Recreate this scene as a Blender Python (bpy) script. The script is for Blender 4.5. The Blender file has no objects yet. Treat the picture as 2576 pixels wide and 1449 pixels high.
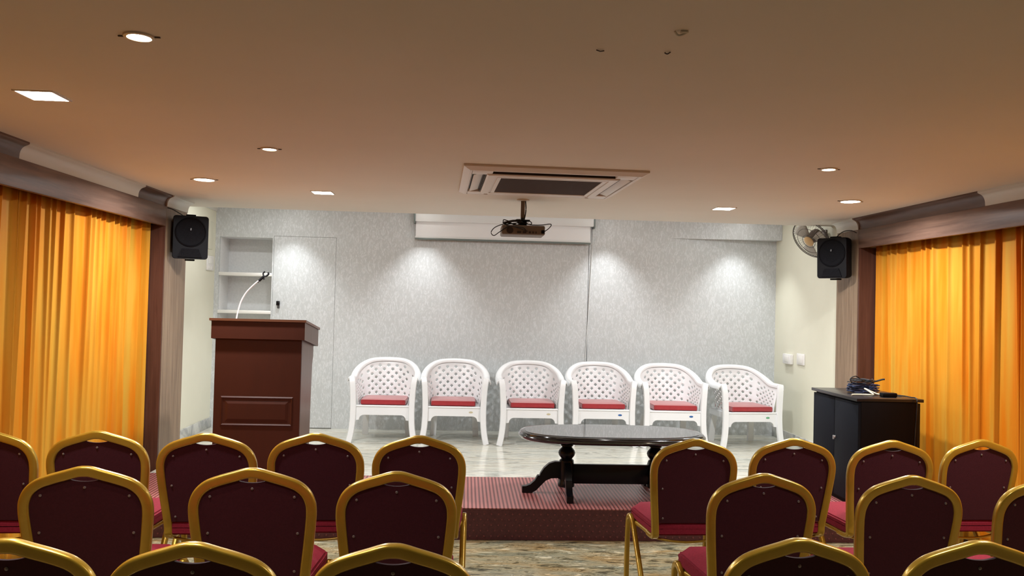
import bpy, bmesh, math, random
from mathutils import Vector, Matrix
random.seed(7)
S = bpy.context.scene
COL = S.collection
PI = math.pi

# ------------------------------------------------------------------ helpers
class MB:
    """collects geometry of ONE mesh"""
    def __init__(s): s.v = []; s.f = []
    def add(s, vs, fs):
        o = len(s.v); s.v += [tuple(p) for p in vs]; s.f += [tuple(i + o for i in f) for f in fs]; return s
    def box(s, x0, x1, y0, y1, z0, z1, bev=0.0, seg=2):
        bm = bmesh.new()
        bmesh.ops.create_cube(bm, size=1.0)
        for v in bm.verts:
            v.co = Vector(((x0+x1)/2 + v.co.x*(x1-x0), (y0+y1)/2 + v.co.y*(y1-y0), (z0+z1)/2 + v.co.z*(z1-z0)))
        if bev > 0:
            bmesh.ops.bevel(bm, geom=bm.edges[:], offset=bev, segments=seg, profile=0.5, affect='EDGES')
        s.bm(bm); return s
    def bm(s, bm):
        bm.verts.index_update()
        s.add([v.co[:] for v in bm.verts], [[v.index for v in f.verts] for f in bm.faces]); bm.free()
    def prism(s, poly, axis, a, b):
        """extrude a 2-D polygon along axis 'x','y' or 'z' between a and b"""
        n = len(poly)
        def P(p, t):
            return (t, p[0], p[1]) if axis == 'x' else (p[0], t, p[1]) if axis == 'y' else (p[0], p[1], t)
        vs = [P(p, a) for p in poly] + [P(p, b) for p in poly]
        fs = [tuple(range(n)), tuple(range(2*n-1, n-1, -1))]
        fs += [(i, (i+1) % n, n+(i+1) % n, n+i) for i in range(n)]
        return s.add(vs, fs)
    def lathe(s, prof, n=24, c=(0, 0, 0), axis='z'):
        vs = []; fs = []
        for r, h in prof:
            for k in range(n):
                a = 2*PI*k/n; x, y = r*math.cos(a), r*math.sin(a)
                p = (x, y, h) if axis == 'z' else (x, h, y) if axis == 'y' else (h, x, y)
                vs.append((p[0]+c[0], p[1]+c[1], p[2]+c[2]))
        m = len(prof)
        for i in range(m-1):
            for k in range(n):
                fs.append((i*n+k, i*n+(k+1) % n, (i+1)*n+(k+1) % n, (i+1)*n+k))
        fs.append(tuple(range(n))); fs.append(tuple((m-1)*n+k for k in range(n)))
        return s.add(vs, fs)
    def sweep(s, pts, prof, ref=(0, 1, 0), closed=False, cap=True, scale=None):
        """sweep a closed 2-D profile (a along side, b along ref) along pts"""
        pts = [Vector(p) for p in pts]; n = len(pts); m = len(prof); ref = Vector(ref); vs = []; fs = []
        for i, p in enumerate(pts):
            if closed: t = pts[(i+1) % n] - pts[i-1]
            else: t = pts[min(i+1, n-1)] - pts[max(i-1, 0)]
            t.normalize()
            sd = t.cross(ref)
            if sd.length < 1e-4: sd = t.cross(Vector((.3, .2, .9)))
            sd.normalize(); up = sd.cross(t).normalized()
            k = scale[i] if scale else 1.0
            for a, b in prof: vs.append(p + sd*(a*k) + up*(b*k))
        rng = n if closed else n-1
        for i in range(rng):
            j = (i+1) % n
            for q in range(m):
                fs.append((i*m+q, i*m+(q+1) % m, j*m+(q+1) % m, j*m+q))
        if cap and not closed:
            fs.append(tuple(range(m))); fs.append(tuple((n-1)*m+q for q in range(m)))
        return s.add(vs, fs)
    def tube(s, pts, r, n=8, ref=(0, 0, 1), closed=False):
        return s.sweep(pts, [(r*math.cos(2*PI*k/n), r*math.sin(2*PI*k/n)) for k in range(n)], ref, closed)
    def xf(s, M):
        s.v = [tuple(M @ Vector(p)) for p in s.v]; return s
    def build(s, name, mat, parent=None, smooth=40, loc=None):
        me = bpy.data.meshes.new(name)
        me.from_pydata(s.v, [], s.f); me.validate()
        bm = bmesh.new(); bm.from_mesh(me)
        bmesh.ops.recalc_face_normals(bm, faces=bm.faces[:]); bm.to_mesh(me); bm.free()
        me.materials.append(mat)
        if smooth:
            for p in me.polygons: p.use_smooth = True
            me.set_sharp_from_angle(angle=math.radians(smooth))
        o = bpy.data.objects.new(name, me); COL.objects.link(o)
        if parent: o.parent = parent
        if loc: o.location = loc
        return o

def catmull(pts, n=8, closed=False):
    pts = [Vector(p) for p in pts]; out = []; N = len(pts)
    rng = N if closed else N-1
    for i in range(rng):
        if closed: p0, p1, p2, p3 = pts[i-1], pts[i], pts[(i+1) % N], pts[(i+2) % N]
        else: p0, p1, p2, p3 = pts[max(i-1, 0)], pts[i], pts[i+1], pts[min(i+2, N-1)]
        for k in range(n):
            t = k/n
            out.append(0.5*((2*p1) + (p2-p0)*t + (2*p0-5*p1+4*p2-p3)*t*t + (3*p1-p0-3*p2+p3)*t**3))
    if not closed: out.append(pts[-1])
    return out

def rrect(w, h, r, n=4):
    out = []
    for cx, cy, a0 in ((w/2-r, h/2-r, 0), (-w/2+r, h/2-r, 90), (-w/2+r, -h/2+r, 180), (w/2-r, -h/2+r, 270)):
        for k in range(n+1):
            a = math.radians(a0 + 90*k/n); out.append((cx + r*math.cos(a), cy + r*math.sin(a)))
    return out

def empty(name, loc=(0, 0, 0), rz=0.0):
    o = bpy.data.objects.new(name, None); COL.objects.link(o)
    o.empty_display_size = .1; o.location = loc; o.rotation_euler = (0, 0, rz); return o
def tag(o, label, cat, group=None):
    o['label'] = label; o['category'] = cat
    if group: o['group'] = group
    return o
def struct(o, label=None):
    o['kind'] = 'structure'
    if label: o['label'] = label
    return o
def kids(o): return [c for c in bpy.data.objects if c.parent == o]
def copy_tree(o, parent=None):
    c = o.copy(); COL.objects.link(c)
    if parent: c.parent = parent
    for ch in kids(o): copy_tree(ch, c)
    return c

# ------------------------------------------------------------------ materials
def mat(name, col, rough=.5, metal=0., spec=.5, coat=0., coatr=.1, sheen=0.):
    m = bpy.data.materials.new(name); m.use_nodes = True
    b = m.node_tree.nodes['Principled BSDF']
    b.inputs['Base Color'].default_value = (*col, 1); b.inputs['Roughness'].default_value = rough
    b.inputs['Metallic'].default_value = metal; b.inputs['Specular IOR Level'].default_value = spec
    b.inputs['Coat Weight'].default_value = coat; b.inputs['Coat Roughness'].default_value = coatr
    b.inputs['Sheen Weight'].default_value = sheen
    return m
def nodes(m): return m.node_tree.nodes, m.node_tree.links, m.node_tree.nodes['Principled BSDF']
def noise_col(m, stops, scale=(1, 1, 1), ns=5, detail=6, rough=.6, dist=0., coord='Object', bump=0., rot=(0, 0, 0), bumpd=.01):
    N, L, b = nodes(m)
    tc = N.new('ShaderNodeTexCoord'); mp = N.new('ShaderNodeMapping'); nt = N.new('ShaderNodeTexNoise'); cr = N.new('ShaderNodeValToRGB')
    mp.inputs['Scale'].default_value = scale; mp.inputs['Rotation'].default_value = rot
    nt.inputs['Scale'].default_value = ns; nt.inputs['Detail'].default_value = detail
    nt.inputs['Roughness'].default_value = rough; nt.inputs['Distortion'].default_value = dist
    L.new(tc.outputs[coord], mp.inputs[0]); L.new(mp.outputs[0], nt.inputs['Vector']); L.new(nt.outputs['Fac'], cr.inputs[0])
    e = cr.color_ramp.elements
    e[0].position, e[0].color = stops[0][0], (*stops[0][1], 1); e[1].position, e[1].color = stops[-1][0], (*stops[-1][1], 1)
    for p, c in stops[1:-1]:
        q = e.new(p); q.color = (*c, 1)
    L.new(cr.outputs[0], b.inputs['Base Color'])
    if bump:
        bp = N.new('ShaderNodeBump'); bp.inputs['Strength'].default_value = bump; bp.inputs['Distance'].default_value = bumpd
        L.new(nt.outputs['Fac'], bp.inputs['Height']); L.new(bp.outputs[0], b.inputs['Normal'])
    return m
def emis(name, col, st):
    m = bpy.data.materials.new(name); m.use_nodes = True
    b = m.node_tree.nodes['Principled BSDF']
    b.inputs['Base Color'].default_value = (.8, .8, .8, 1)
    b.inputs['Emission Color'].default_value = (*col, 1); b.inputs['Emission Strength'].default_value = st
    return m

M = {}
M['ceiling'] = noise_col(mat('ceiling_paint', (.5, .5, .5), .75, spec=.2), [(.3, (.665, .635, .565)), (.7, (.70, .665, .60))], ns=1.2, detail=3)
M['cream'] = noise_col(mat('cream_paint', (.7, .7, .55), .6), [(.3, (.70, .69, .56)), (.7, (.74, .73, .60))], ns=2, detail=3)
M['white_paint'] = mat('white_paint', (.78, .77, .73), .5)
M['white_gloss'] = mat('white_moulding', (.62, .61, .55), .4)
M['niche'] = noise_col(mat('niche_paper_lightened', (.7, .71, .71), .5), [(.35, (.76, .775, .78)), (.65, (.83, .845, .85))], ns=50, detail=3)  # same paper as the wall, lightened to stand in for missing light
M['dark_gap'] = mat('dark_gap', (.05, .05, .05), .9)
# silver leaf wallpaper: fine pale fern-like flecks on a grey ground
def wallpaper():
    m = mat('silver_wallpaper', (.55, .55, .55), .42, spec=.5)
    N, L, b = nodes(m)
    tc = N.new('ShaderNodeTexCoord'); mp = N.new('ShaderNodeMapping'); mp.inputs['Scale'].default_value = (2.6, 2.6, 1.0)
    vo = N.new('ShaderNodeTexVoronoi'); vo.inputs['Scale'].default_value = 17; vo.inputs['Randomness'].default_value = 1
    nt = N.new('ShaderNodeTexNoise'); nt.inputs['Scale'].default_value = 60; nt.inputs['Detail'].default_value = 4
    n2 = N.new('ShaderNodeTexNoise'); n2.inputs['Scale'].default_value = 9; n2.inputs['Detail'].default_value = 3
    wr = N.new('ShaderNodeVectorMath'); wr.operation = 'MULTIPLY_ADD'; wr.inputs[1].default_value = (.35, .35, .35)
    L.new(tc.outputs['Object'], mp.inputs[0]); L.new(mp.outputs[0], n2.inputs['Vector'])
    L.new(n2.outputs['Color'], wr.inputs[0]); L.new(mp.outputs[0], wr.inputs[2])
    L.new(wr.outputs[0], vo.inputs['Vector']); L.new(mp.outputs[0], nt.inputs['Vector'])
    ad = N.new('ShaderNodeMath'); ad.operation = 'MULTIPLY'
    L.new(vo.outputs['Distance'], ad.inputs[0]); L.new(nt.outputs['Fac'], ad.inputs[1])
    cr = N.new('ShaderNodeValToRGB'); e = cr.color_ramp.elements
    e[0].position, e[0].color = .06, (.66, .685, .70, 1); e[1].position, e[1].color = .30, (.53, .555, .56, 1)
    L.new(ad.outputs[0], cr.inputs[0]); L.new(cr.outputs[0], b.inputs['Base Color'])
    rr = N.new('ShaderNodeMapRange'); rr.inputs[1].default_value = .05; rr.inputs[2].default_value = .3
    rr.inputs[3].default_value = .28; rr.inputs[4].default_value = .5
    L.new(ad.outputs[0], rr.inputs[0]); L.new(rr.outputs[0], b.inputs['Roughness'])
    bp = N.new('ShaderNodeBump'); bp.inputs['Strength'].default_value = .25; bp.inputs['Distance'].default_value = .004
    L.new(ad.outputs[0], bp.inputs['Height']); L.new(bp.outputs[0], b.inputs['Normal'])
    return m
M['wallpaper'] = wallpaper()
def marble(name, cols, rough, sc, rot):
    m = mat(name, (.6, .6, .6), rough, spec=.5)
    N, L, b = nodes(m)
    tc = N.new('ShaderNodeTexCoord'); mp = N.new('ShaderNodeMapping'); mp.inputs['Rotation'].default_value = (0, 0, rot)
    mp.inputs['Scale'].default_value = sc
    n1 = N.new('ShaderNodeTexNoise'); n1.inputs['Scale'].default_value = 2.2; n1.inputs['Detail'].default_value = 9
    n1.inputs['Roughness'].default_value = .68; n1.inputs['Distortion'].default_value = 1.3
    n2 = N.new('ShaderNodeTexNoise'); n2.inputs['Scale'].default_value = 1.1; n2.inputs['Detail'].default_value = 6; n2.inputs['Distortion'].default_value = .8
    L.new(tc.outputs['Object'], mp.inputs[0]); L.new(mp.outputs[0], n1.inputs['Vector']); L.new(mp.outputs[0], n2.inputs['Vector'])
    c1 = N.new('ShaderNodeValToRGB'); c2 = N.new('ShaderNodeValToRGB'); mx = N.new('ShaderNodeMix'); mx.data_type = 'RGBA'; mx.blend_type = 'MULTIPLY'
    def ramp(c, st):
        e = c.color_ramp.elements
        e[0].position, e[0].color = st[0][0], (*st[0][1], 1); e[1].position, e[1].color = st[-1][0], (*st[-1][1], 1)
        for p, q in st[1:-1]:
            w = e.new(p); w.color = (*q, 1)
    ramp(c1, cols[0]); ramp(c2, cols[1])
    L.new(n1.outputs['Fac'], c1.inputs[0]); L.new(n2.outputs['Fac'], c2.inputs[0])
    mx.inputs['Factor'].default_value = 1
    L.new(c1.outputs[0], mx.inputs['A']); L.new(c2.outputs[0], mx.inputs['B']); L.new(mx.outputs['Result'], b.inputs['Base Color'])
    return m
M['floor'] = marble('hall_marble', ([(.32, (.028, .030, .022)), (.42, (.13, .115, .07)), (.49, (.36, .32, .215)), (.55, (.17, .165, .12)), (.62, (.50, .46, .34)), (.74, (.64, .61, .50))],
                                    [(.3, (.62, .70, .72)), (.5, (1, .98, .9)), (.68, (.95, .74, .50))]), .16, (2.6, 9, 1), .45)
M['stage_floor'] = marble('stage_marble', ([(.28, (.17, .18, .17)), (.42, (.43, .43, .385)), (.52, (.62, .61, .55)), (.6, (.48, .48, .43)), (.75, (.72, .71, .65))],
                                    [(.3, (.82, .86, .85)), (.5, (1, 1, .97)), (.7, (1, .95, .86))]), .14, (1.6, 8, 1), .2)
M['skirting'] = noise_col(mat('grey_marble_skirting', (.5, .5, .48), .2), [(.35, (.30, .31, .30)), (.6, (.60, .60, .56))], scale=(6, 2, 2), ns=3, detail=8, dist=1)
def wood(name, c0, c1, scale, rough=.45, coat=0., spec=.4):
    m = mat(name, c0, rough, coat=coat, coatr=.25, spec=spec)
    return noise_col(m, [(.3, c0), (.5, tuple((a+b)/2 for a, b in zip(c0, c1))), (.72, c1)], scale=scale, ns=3, detail=8, rough=.65, dist=.6)
M['wood_h'] = wood('brown_laminate_horizontal', (.085, .043, .030), (.20, .115, .08), (10, .7, 11), .38)
M['wood_v'] = wood('brown_laminate_upright', (.13, .078, .045), (.29, .20, .125), (13, 13, .6), .42)
M['wood_jamb'] = wood('shaded_jamb_laminate', (.05, .018, .012), (.10, .042, .028), (13, 13, .6), .4)  # jamb laminate darkened to paint in the shade of its unlit face
M['crown_brown'] = wood('brown_crown', (.07, .035, .022), (.13, .07, .045), (8, .8, 8), .35)
M['lectern'] = wood('lectern_mahogany', (.050, .0125, .006), (.060, .0145, .007), (3, 3, .7), .5, spec=.2)
M['lectern_side'] = wood('lectern_side_veneer', (.11, .055, .036), (.15, .08, .055), (9, 9, .6), .36)
M['lectern_top'] = mat('lectern_top_edge', (.12, .045, .022), .35)
M['black_gloss'] = mat('black_lacquer', (.002, .002, .003), .12, spec=.6, coat=.5, coatr=.05)
M['black_satin'] = mat('black_satin', (.003, .003, .004), .3, spec=.3)
M['table_glass'] = mat('black_glass_top', (.012, .012, .014), .035, spec=1.0, coat=1.0, coatr=.02)
M['black_plastic'] = mat('black_plastic', (.003, .003, .0045), .5, spec=.15)
M['speaker_grille'] = noise_col(mat('speaker_grille', (.004, .004, .005), .7, spec=.1), [(.4, (.002, .002, .003)), (.6, (.006, .006, .008))], ns=300, detail=1, bump=.4, bumpd=.002)
M['grey_badge'] = mat('grey_badge', (.10, .10, .105), .5, metal=.3)
M['chrome'] = mat('chrome', (.66, .67, .68), .3, metal=.35)
M['gold'] = noise_col(mat('gold_lacquer_tube', (.5, .3, .04), .3, metal=.55, spec=.5, coat=.4, coatr=.15), [(.3, (.41, .25, .024)), (.7, (.51, .32, .034))], ns=7, detail=4)
M['maroon_back'] = noise_col(mat('maroon_back_cloth', (.05, .006, .012), .7, spec=.25), [(.3, (.040, .005, .011)), (.7, (.054, .0075, .015))], ns=160, detail=2)
M['maroon_seat'] = noise_col(mat('maroon_seat_cloth', (.3, .03, .05), .8, spec=.15), [(.3, (.17, .010, .022)), (.7, (.22, .014, .030))], ns=120, detail=2)
M['stud'] = mat('grey_stud', (.25, .22, .22), .35, metal=.7)
M['plastic'] = mat('white_chair_plastic', (.76, .78, .79), .30, spec=.5)
M['cushion'] = noise_col(mat('red_satin_cushion', (.5, .05, .05), .38, sheen=.5), [(.3, (.30, .018, .024)), (.7, (.36, .024, .030))], ns=40, detail=3)
M['sticker_blue'] = mat('blue_sticker', (.03, .12, .35), .3)
M['sticker_green'] = mat('green_sticker', (.10, .35, .18), .3)
M['sticker_tan'] = mat('tan_sticker', (.52, .47, .32), .4)
M['plate'] = mat('switch_plate_white', (.80, .79, .77), .3)
M['ac_white'] = mat('ac_white_plastic', (.66, .63, .59), .4)
M['ac_dark'] = mat('ac_slot_shade', (.025, .018, .015), .7)  # shade inside the slots, painted as dark strips
M['ac_grille'] = mat('ac_intake_grille', (.085, .052, .040), .7)  # shade of the grille is put into this dark brown
M['projector'] = mat('projector_body', (.15, .115, .085), .45)  # white body; its shade is put into this grey-brown
M['projector_dark'] = mat('projector_dark', (.03, .022, .02), .5)
M['cable'] = mat('black_cable', (.008, .008, .010), .4)
M['cable_blue'] = mat('blue_black_cable', (.008, .016, .05), .35)
M['cable_white'] = mat('cream_cable', (.62, .58, .44), .4)
M['screen_case'] = mat('screen_case', (.68, .70, .70), .35)
M['screen_cloth'] = mat('screen_cloth', (.78, .79, .80), .7)
M['screen_bar'] = mat('screen_bar_grey', (.15, .18, .17), .4, metal=.3)
M['cab_door'] = mat('cabinet_door_charcoal', (.009, .0105, .0145), .6, spec=.06)
M['cab_side'] = mat('cabinet_side_dark_brown', (.005, .0022, .002), .55, spec=.12)
M['cab_top'] = mat('cabinet_top_black', (.012, .010, .011), .28)
M['fan_metal'] = mat('fan_cage_wire', (.10, .085, .075), .35, metal=.4)
M['fan_body'] = mat('fan_motor_brown', (.17, .12, .095), .4)
M['fan_hub'] = mat('fan_amber_hub', (.55, .36, .16), .3)
M['fan_blade'] = mat('fan_blade', (.45, .42, .36), .4)
M['ceiling_trim'] = mat('lamp_trim', (.62, .56, .48), .4)
M['clip'] = mat('lamp_clip', (.08, .06, .05), .5)
M['lamp_white'] = emis('lamp_lens_white', (1, .97, .92), 22)
M['soft_glow'] = emis('soft_glow', (.97, .985, 1), .5)
M['lamp_warm'] = emis('lamp_lens_warm', (1, .86, .60), 12)
# shot orange / amber curtain cloth, slightly translucent
def curtain_mat():
    m = mat('orange_curtain_cloth', (.8, .35, .02), .6, spec=.12)
    N, L, b = nodes(m)
    tc = N.new('ShaderNodeTexCoord'); mp = N.new('ShaderNodeMapping'); mp.inputs['Scale'].default_value = (1, 1, .10)
    nt = N.new('ShaderNodeTexNoise'); nt.inputs['Scale'].default_value = 5.5; nt.inputs['Detail'].default_value = 3; nt.inputs['Roughness'].default_value = .6
    cr = N.new('ShaderNodeValToRGB'); e = cr.color_ramp.elements
    e[0].position, e[0].color = .36, (.72, .21, .006, 1); e[1].position, e[1].color = .64, (.68, .375, .045, 1)
    w = e.new(.5); w.color = (.70, .295, .022, 1)
    L.new(tc.outputs['Object'], mp.inputs[0]); L.new(mp.outputs[0], nt.inputs['Vector']); L.new(nt.outputs['Fac'], cr.inputs[0])
    L.new(cr.outputs[0], b.inputs['Base Color'])
    tr = N.new('ShaderNodeBsdfTranslucent'); L.new(cr.outputs[0], tr.inputs[0])
    mx = N.new('ShaderNodeMixShader'); mx.inputs[0].default_value = .28
    out = N['Material Output']
    L.new(b.outputs[0], mx.inputs[1]); L.new(tr.outputs[0], mx.inputs[2]); L.new(mx.outputs[0], out.inputs[0])
    return m
M['curtain'] = curtain_mat()
# ribbed maroon runner with small raised studs; its gloss is painted in as paler ribs
def carpet_mat():
    m = mat('maroon_ribbed_runner', (.25, .05, .05), .36, spec=.6)
    N, L, b = nodes(m)
    tc = N.new('ShaderNodeTexCoord'); mp = N.new('ShaderNodeMapping')
    mp.inputs['Scale'].default_value = (40, 40, 40)
    fr = N.new('ShaderNodeVectorMath'); fr.operation = 'FRACTION'
    L.new(tc.outputs['Object'], mp.inputs[0]); L.new(mp.outputs[0], fr.inputs[0])
    sp = N.new('ShaderNodeSeparateXYZ'); L.new(fr.outputs[0], sp.inputs[0])
    ad = N.new('ShaderNodeMath'); ad.operation = 'PINGPONG'; ad.inputs[1].default_value = .5
    L.new(sp.outputs[0], ad.inputs[0])
    dd = N.new('ShaderNodeVectorMath'); dd.operation = 'SUBTRACT'; dd.inputs[1].default_value = (.5, .5, .5)
    L.new(fr.outputs[0], dd.inputs[0])
    s2 = N.new('ShaderNodeSeparateXYZ'); L.new(dd.outputs[0], s2.inputs[0])
    yz = N.new('ShaderNodeMath'); yz.operation = 'MULTIPLY'
    L.new(s2.outputs[1], yz.inputs[0]); L.new(s2.outputs[1], yz.inputs[1])
    mr = N.new('ShaderNodeMapRange'); mr.inputs[1].default_value = .12; mr.inputs[2].default_value = .34
    L.new(ad.outputs[0], mr.inputs[0])
    cr = N.new('ShaderNodeValToRGB'); e = cr.color_ramp.elements
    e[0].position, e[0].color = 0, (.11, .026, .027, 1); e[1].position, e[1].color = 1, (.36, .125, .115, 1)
    L.new(mr.outputs[0], cr.inputs[0]); L.new(cr.outputs[0], b.inputs['Base Color'])
    bp = N.new('ShaderNodeBump'); bp.inputs['Strength'].default_value = .5; bp.inputs['Distance'].default_value = .004
    L.new(mr.outputs[0], bp.inputs['Height']); L.new(bp.outputs[0], b.inputs['Normal'])
    return m
M['carpet'] = carpet_mat()
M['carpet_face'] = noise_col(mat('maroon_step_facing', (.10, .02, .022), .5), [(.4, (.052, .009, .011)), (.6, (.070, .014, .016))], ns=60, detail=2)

M['carpet_stud'] = mat('maroon_rubber_stud', (.13, .035, .036), .4)
# ------------------------------------------------------------------ room shell
XL, XR = -2.24, 3.10          # faces of pelmets and pilasters
WL, WR = -2.48, 3.18          # cream side walls of the stage
CZ, SZ = 2.22, .192           # false ceiling, stage floor
YB = 8.0
Y0 = -7.0
EDGE = 6.78
struct(MB().box(-2.62, 3.5, Y0-.1, 8.5, -.1, 0).build('floor', M['floor'], smooth=0))
struct(MB().box(-2.62, 3.5, Y0-.1, EDGE, CZ, 2.42).build('ceiling', M['ceiling'], smooth=0))
struct(MB().box(-2.62, 3.5, EDGE, 8.5, 2.42, 2.5).build('ceiling_stage', M['white_paint'], smooth=0))
struct(MB().box(-2.62, 3.5, Y0-.1, Y0, 0, CZ).build('wall_rear', M['cream'], smooth=0))
struct(MB().box(-2.62, -2.42, Y0, 6.06, 0, CZ).box(-2.62, WL, 6.06, 8.5, 0, 2.42).build('wall_left', M['cream'], smooth=0))
struct(MB().box(3.32, 3.5, Y0, 6.12, 0, CZ).box(WR, 3.5, 6.12, 8.5, 0, 2.42).build('wall_right', M['cream'], smooth=0))
# stage slab
struct(MB().box(XL, XR, 4.985, 6.06, 0, SZ).box(WL, WR, 6.06, 8.5, 0, SZ).build('floor_stage', M['stage_floor'], smooth=0))
# back wall panels (with hairline joints, a niche and a flush door)
NX0, NX1, NZ0, NZ1 = -2.438, -1.923, .60, 2.068
DX0, DX1, DZ1 = -1.908, -1.300, 2.087
JX = 1.237
G = .0025
bw = MB()
bw.box(WL, NX0, YB, YB+.03, SZ, 2.42).box(NX0, NX1, YB, YB+.03, NZ1, 2.42).box(NX0, NX1, YB, YB+.03, SZ, NZ0)
bw.box(NX1, DX0-G, YB, YB+.03, SZ, 2.42).box(DX0-G, DX1+G, YB, YB+.03, DZ1+G, 2.42)
bw.box(DX1+G, JX-G, YB, YB+.03, SZ, 2.42).box(JX+G, WR, YB, YB+.03, SZ, 2.42)
struct(bw.build('wall_back', M['wallpaper'], smooth=0))
struct(MB().box(NX1+.02, WR, YB+.031, YB+.05, SZ, 2.42).build('wall_back_batten', M['dark_gap'], smooth=0))
d = struct(MB().box(DX0, DX1, YB+.001, YB+.03, SZ+.006, DZ1).build('door_1', M['wallpaper'], smooth=0),
           'flush door papered like the back wall, right of the niche')
lk = MB().box(-1.868, -1.834, YB-.022, YB+.001, 1.402, 1.445, .006).build('lock', M['black_satin'], d)
lk['label'] = 'small black door lock'
MB().box(-1.860, -1.836, YB-.004, YB+.001, 1.372, 1.40, .002).build('lock_shadow', M['grey_badge'], d)  # dark slab painting in the shadow below the lock
# niche shell
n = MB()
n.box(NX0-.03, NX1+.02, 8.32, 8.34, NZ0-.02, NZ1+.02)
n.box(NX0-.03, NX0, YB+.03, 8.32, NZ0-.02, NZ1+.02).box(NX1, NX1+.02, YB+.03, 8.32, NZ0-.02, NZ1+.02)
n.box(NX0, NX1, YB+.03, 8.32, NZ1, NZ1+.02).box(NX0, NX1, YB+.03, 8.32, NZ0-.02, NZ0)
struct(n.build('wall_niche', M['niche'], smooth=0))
for k, (za, lab) in enumerate(((1.686, 'white upper shelf in the back wall niche'), (1.312, 'white lower shelf in the niche just above the lectern'))):
    s = MB().box(NX0, NX1, YB-.004, 8.318, za, za+.032, .003).build('niche_shelf', M['white_paint'])
    tag(s, lab, 'shelf', 'niche shelves')
# papered wedge-shaped bulkhead at the top right of the back wall
struct(MB().prism([(2.07, YB-.001), (3.178, YB-.15), (3.178, YB-.001)], 'z', 2.182, 2.42).build('trim_1', M['wallpaper'], smooth=0),
       'papered bulkhead box at the top right of the back wall')
# skirting
struct(MB().box(WL, WL+.015, 6.5, YB, SZ, SZ+.10, .003).build('baseboard_left', M['skirting']))
struct(MB().box(WR-.015, WR, 6.5, YB, SZ, SZ+.10, .003).build('baseboard_right', M['skirting']))
# cornices of the stage side walls
def crown(face, inward, y0, y1, zb, zt, dep):
    prof = [(face, zb), (face+inward*dep*.10, zb), (face+inward*dep*.12, zb+(zt-zb)*.16)]
    for k in range(1, 8):
        a = k/8*PI/2
        prof.append((face+inward*dep*(.12+.72*(1-math.cos(a))), zb+(zt-zb)*(.16+.64*math.sin(a))))
    prof += [(face+inward*dep*.9, zt-(zt-zb)*.16), (face+inward*dep, zt-(zt-zb)*.12), (face+inward*dep, zt), (face, zt)]
    return MB().prism(prof, 'y', y0, y1)
struct(crown(WL, 1, 6.79, YB, 2.315, 2.42, .09).build('trim_2', M['white_gloss'], smooth=30))
struct(crown(WR, -1, 6.79, YB-.16, 2.33, 2.42, .09).build('trim_3', M['white_gloss'], smooth=30))
# pilasters
struct(MB().box(-2.479, XL, 6.05, 6.49, SZ, 2.136).box(-2.45, XL, 6.05, 6.49, 2.136, CZ).build('trim_4', M['wood_v'], smooth=0), 'brown laminate pilaster beside the left curtain')
struct(MB().box(XR, 3.33, 6.13, 6.49, SZ, 2.13).box(XR, 3.3, 6.13, 6.49, 2.13, CZ).build('trim_5', M['wood_v'], smooth=0), 'brown laminate pilaster beside the right curtain')
struct(MB().box(-2.44, XL-.002, 6.035, 6.05, 0.0, 1.99).build('trim_6', M['wood_jamb'], smooth=0))
struct(MB().box(XR+.002, 3.32, 6.112, 6.13, 0.0, 1.985).build('trim_7', M['wood_jamb'], smooth=0))
# crown mouldings over pilasters (white) and pelmets (brown at the stage end, white beyond)
struct(crown(XL, 1, 6.05, 6.49, 2.136, CZ, .055).build('trim_8', M['white_gloss'], smooth=30), 'white crown moulding over the left pilaster')
struct(crown(XR, -1, 6.13, 6.49, 2.13, CZ, .055).build('trim_9', M['white_gloss'], smooth=30), 'white crown moulding over the right pilaster')
struct(crown(XL-.012, 1, 5.55, 6.05, 2.137, CZ, .055).build('trim_10', M['crown_brown'], smooth=30))
struct(crown(XR+.012, -1, 4.6, 6.13, 2.131, CZ, .055).build('trim_11', M['crown_brown'], smooth=30))
struct(crown(XL-.012, 1, 4.1, 5.55, 2.137, CZ, .055).build('trim_12', M['white_gloss'], smooth=30))
struct(crown(XL-.012, 1, Y0, 4.1, 2.137, CZ, .055).build('trim_15', M['crown_brown'], smooth=30))
struct(crown(XR+.012, -1, Y0, 4.6, 2.131, CZ, .055).build('trim_13', M['white_gloss'], smooth=30))
# pelmets
for nm, x0, x1, y1, zb, zt, lab in (('l', XL-.03, XL, 6.05, 1.987, 2.136, 'long brown wooden pelmet above the left orange curtains'),
                                    ('r', XR, XR+.03, 6.13, 1.982, 2.13, 'long brown wooden pelmet above the right orange curtains')):
    p = empty('curtain_pelmet', ((x0+x1)/2, 3, zb)); tag(p, lab, 'pelmet', 'curtain pelmets')
    o = MB().box(x0, x1, Y0, y1, zb, zt, .003).build('fascia', M['wood_h'], p); o.matrix_parent_inverse = Matrix.Translation(p.location).inverted()
    xa, xb = (-2.42, x0) if nm == 'l' else (x1, 3.32)
    o = MB().box(xa, xb, Y0, y1, zt-.018, zt-.002).build('top_board', M['wood_h'], p); o.matrix_parent_inverse = Matrix.Translation(p.location).inverted()

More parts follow.
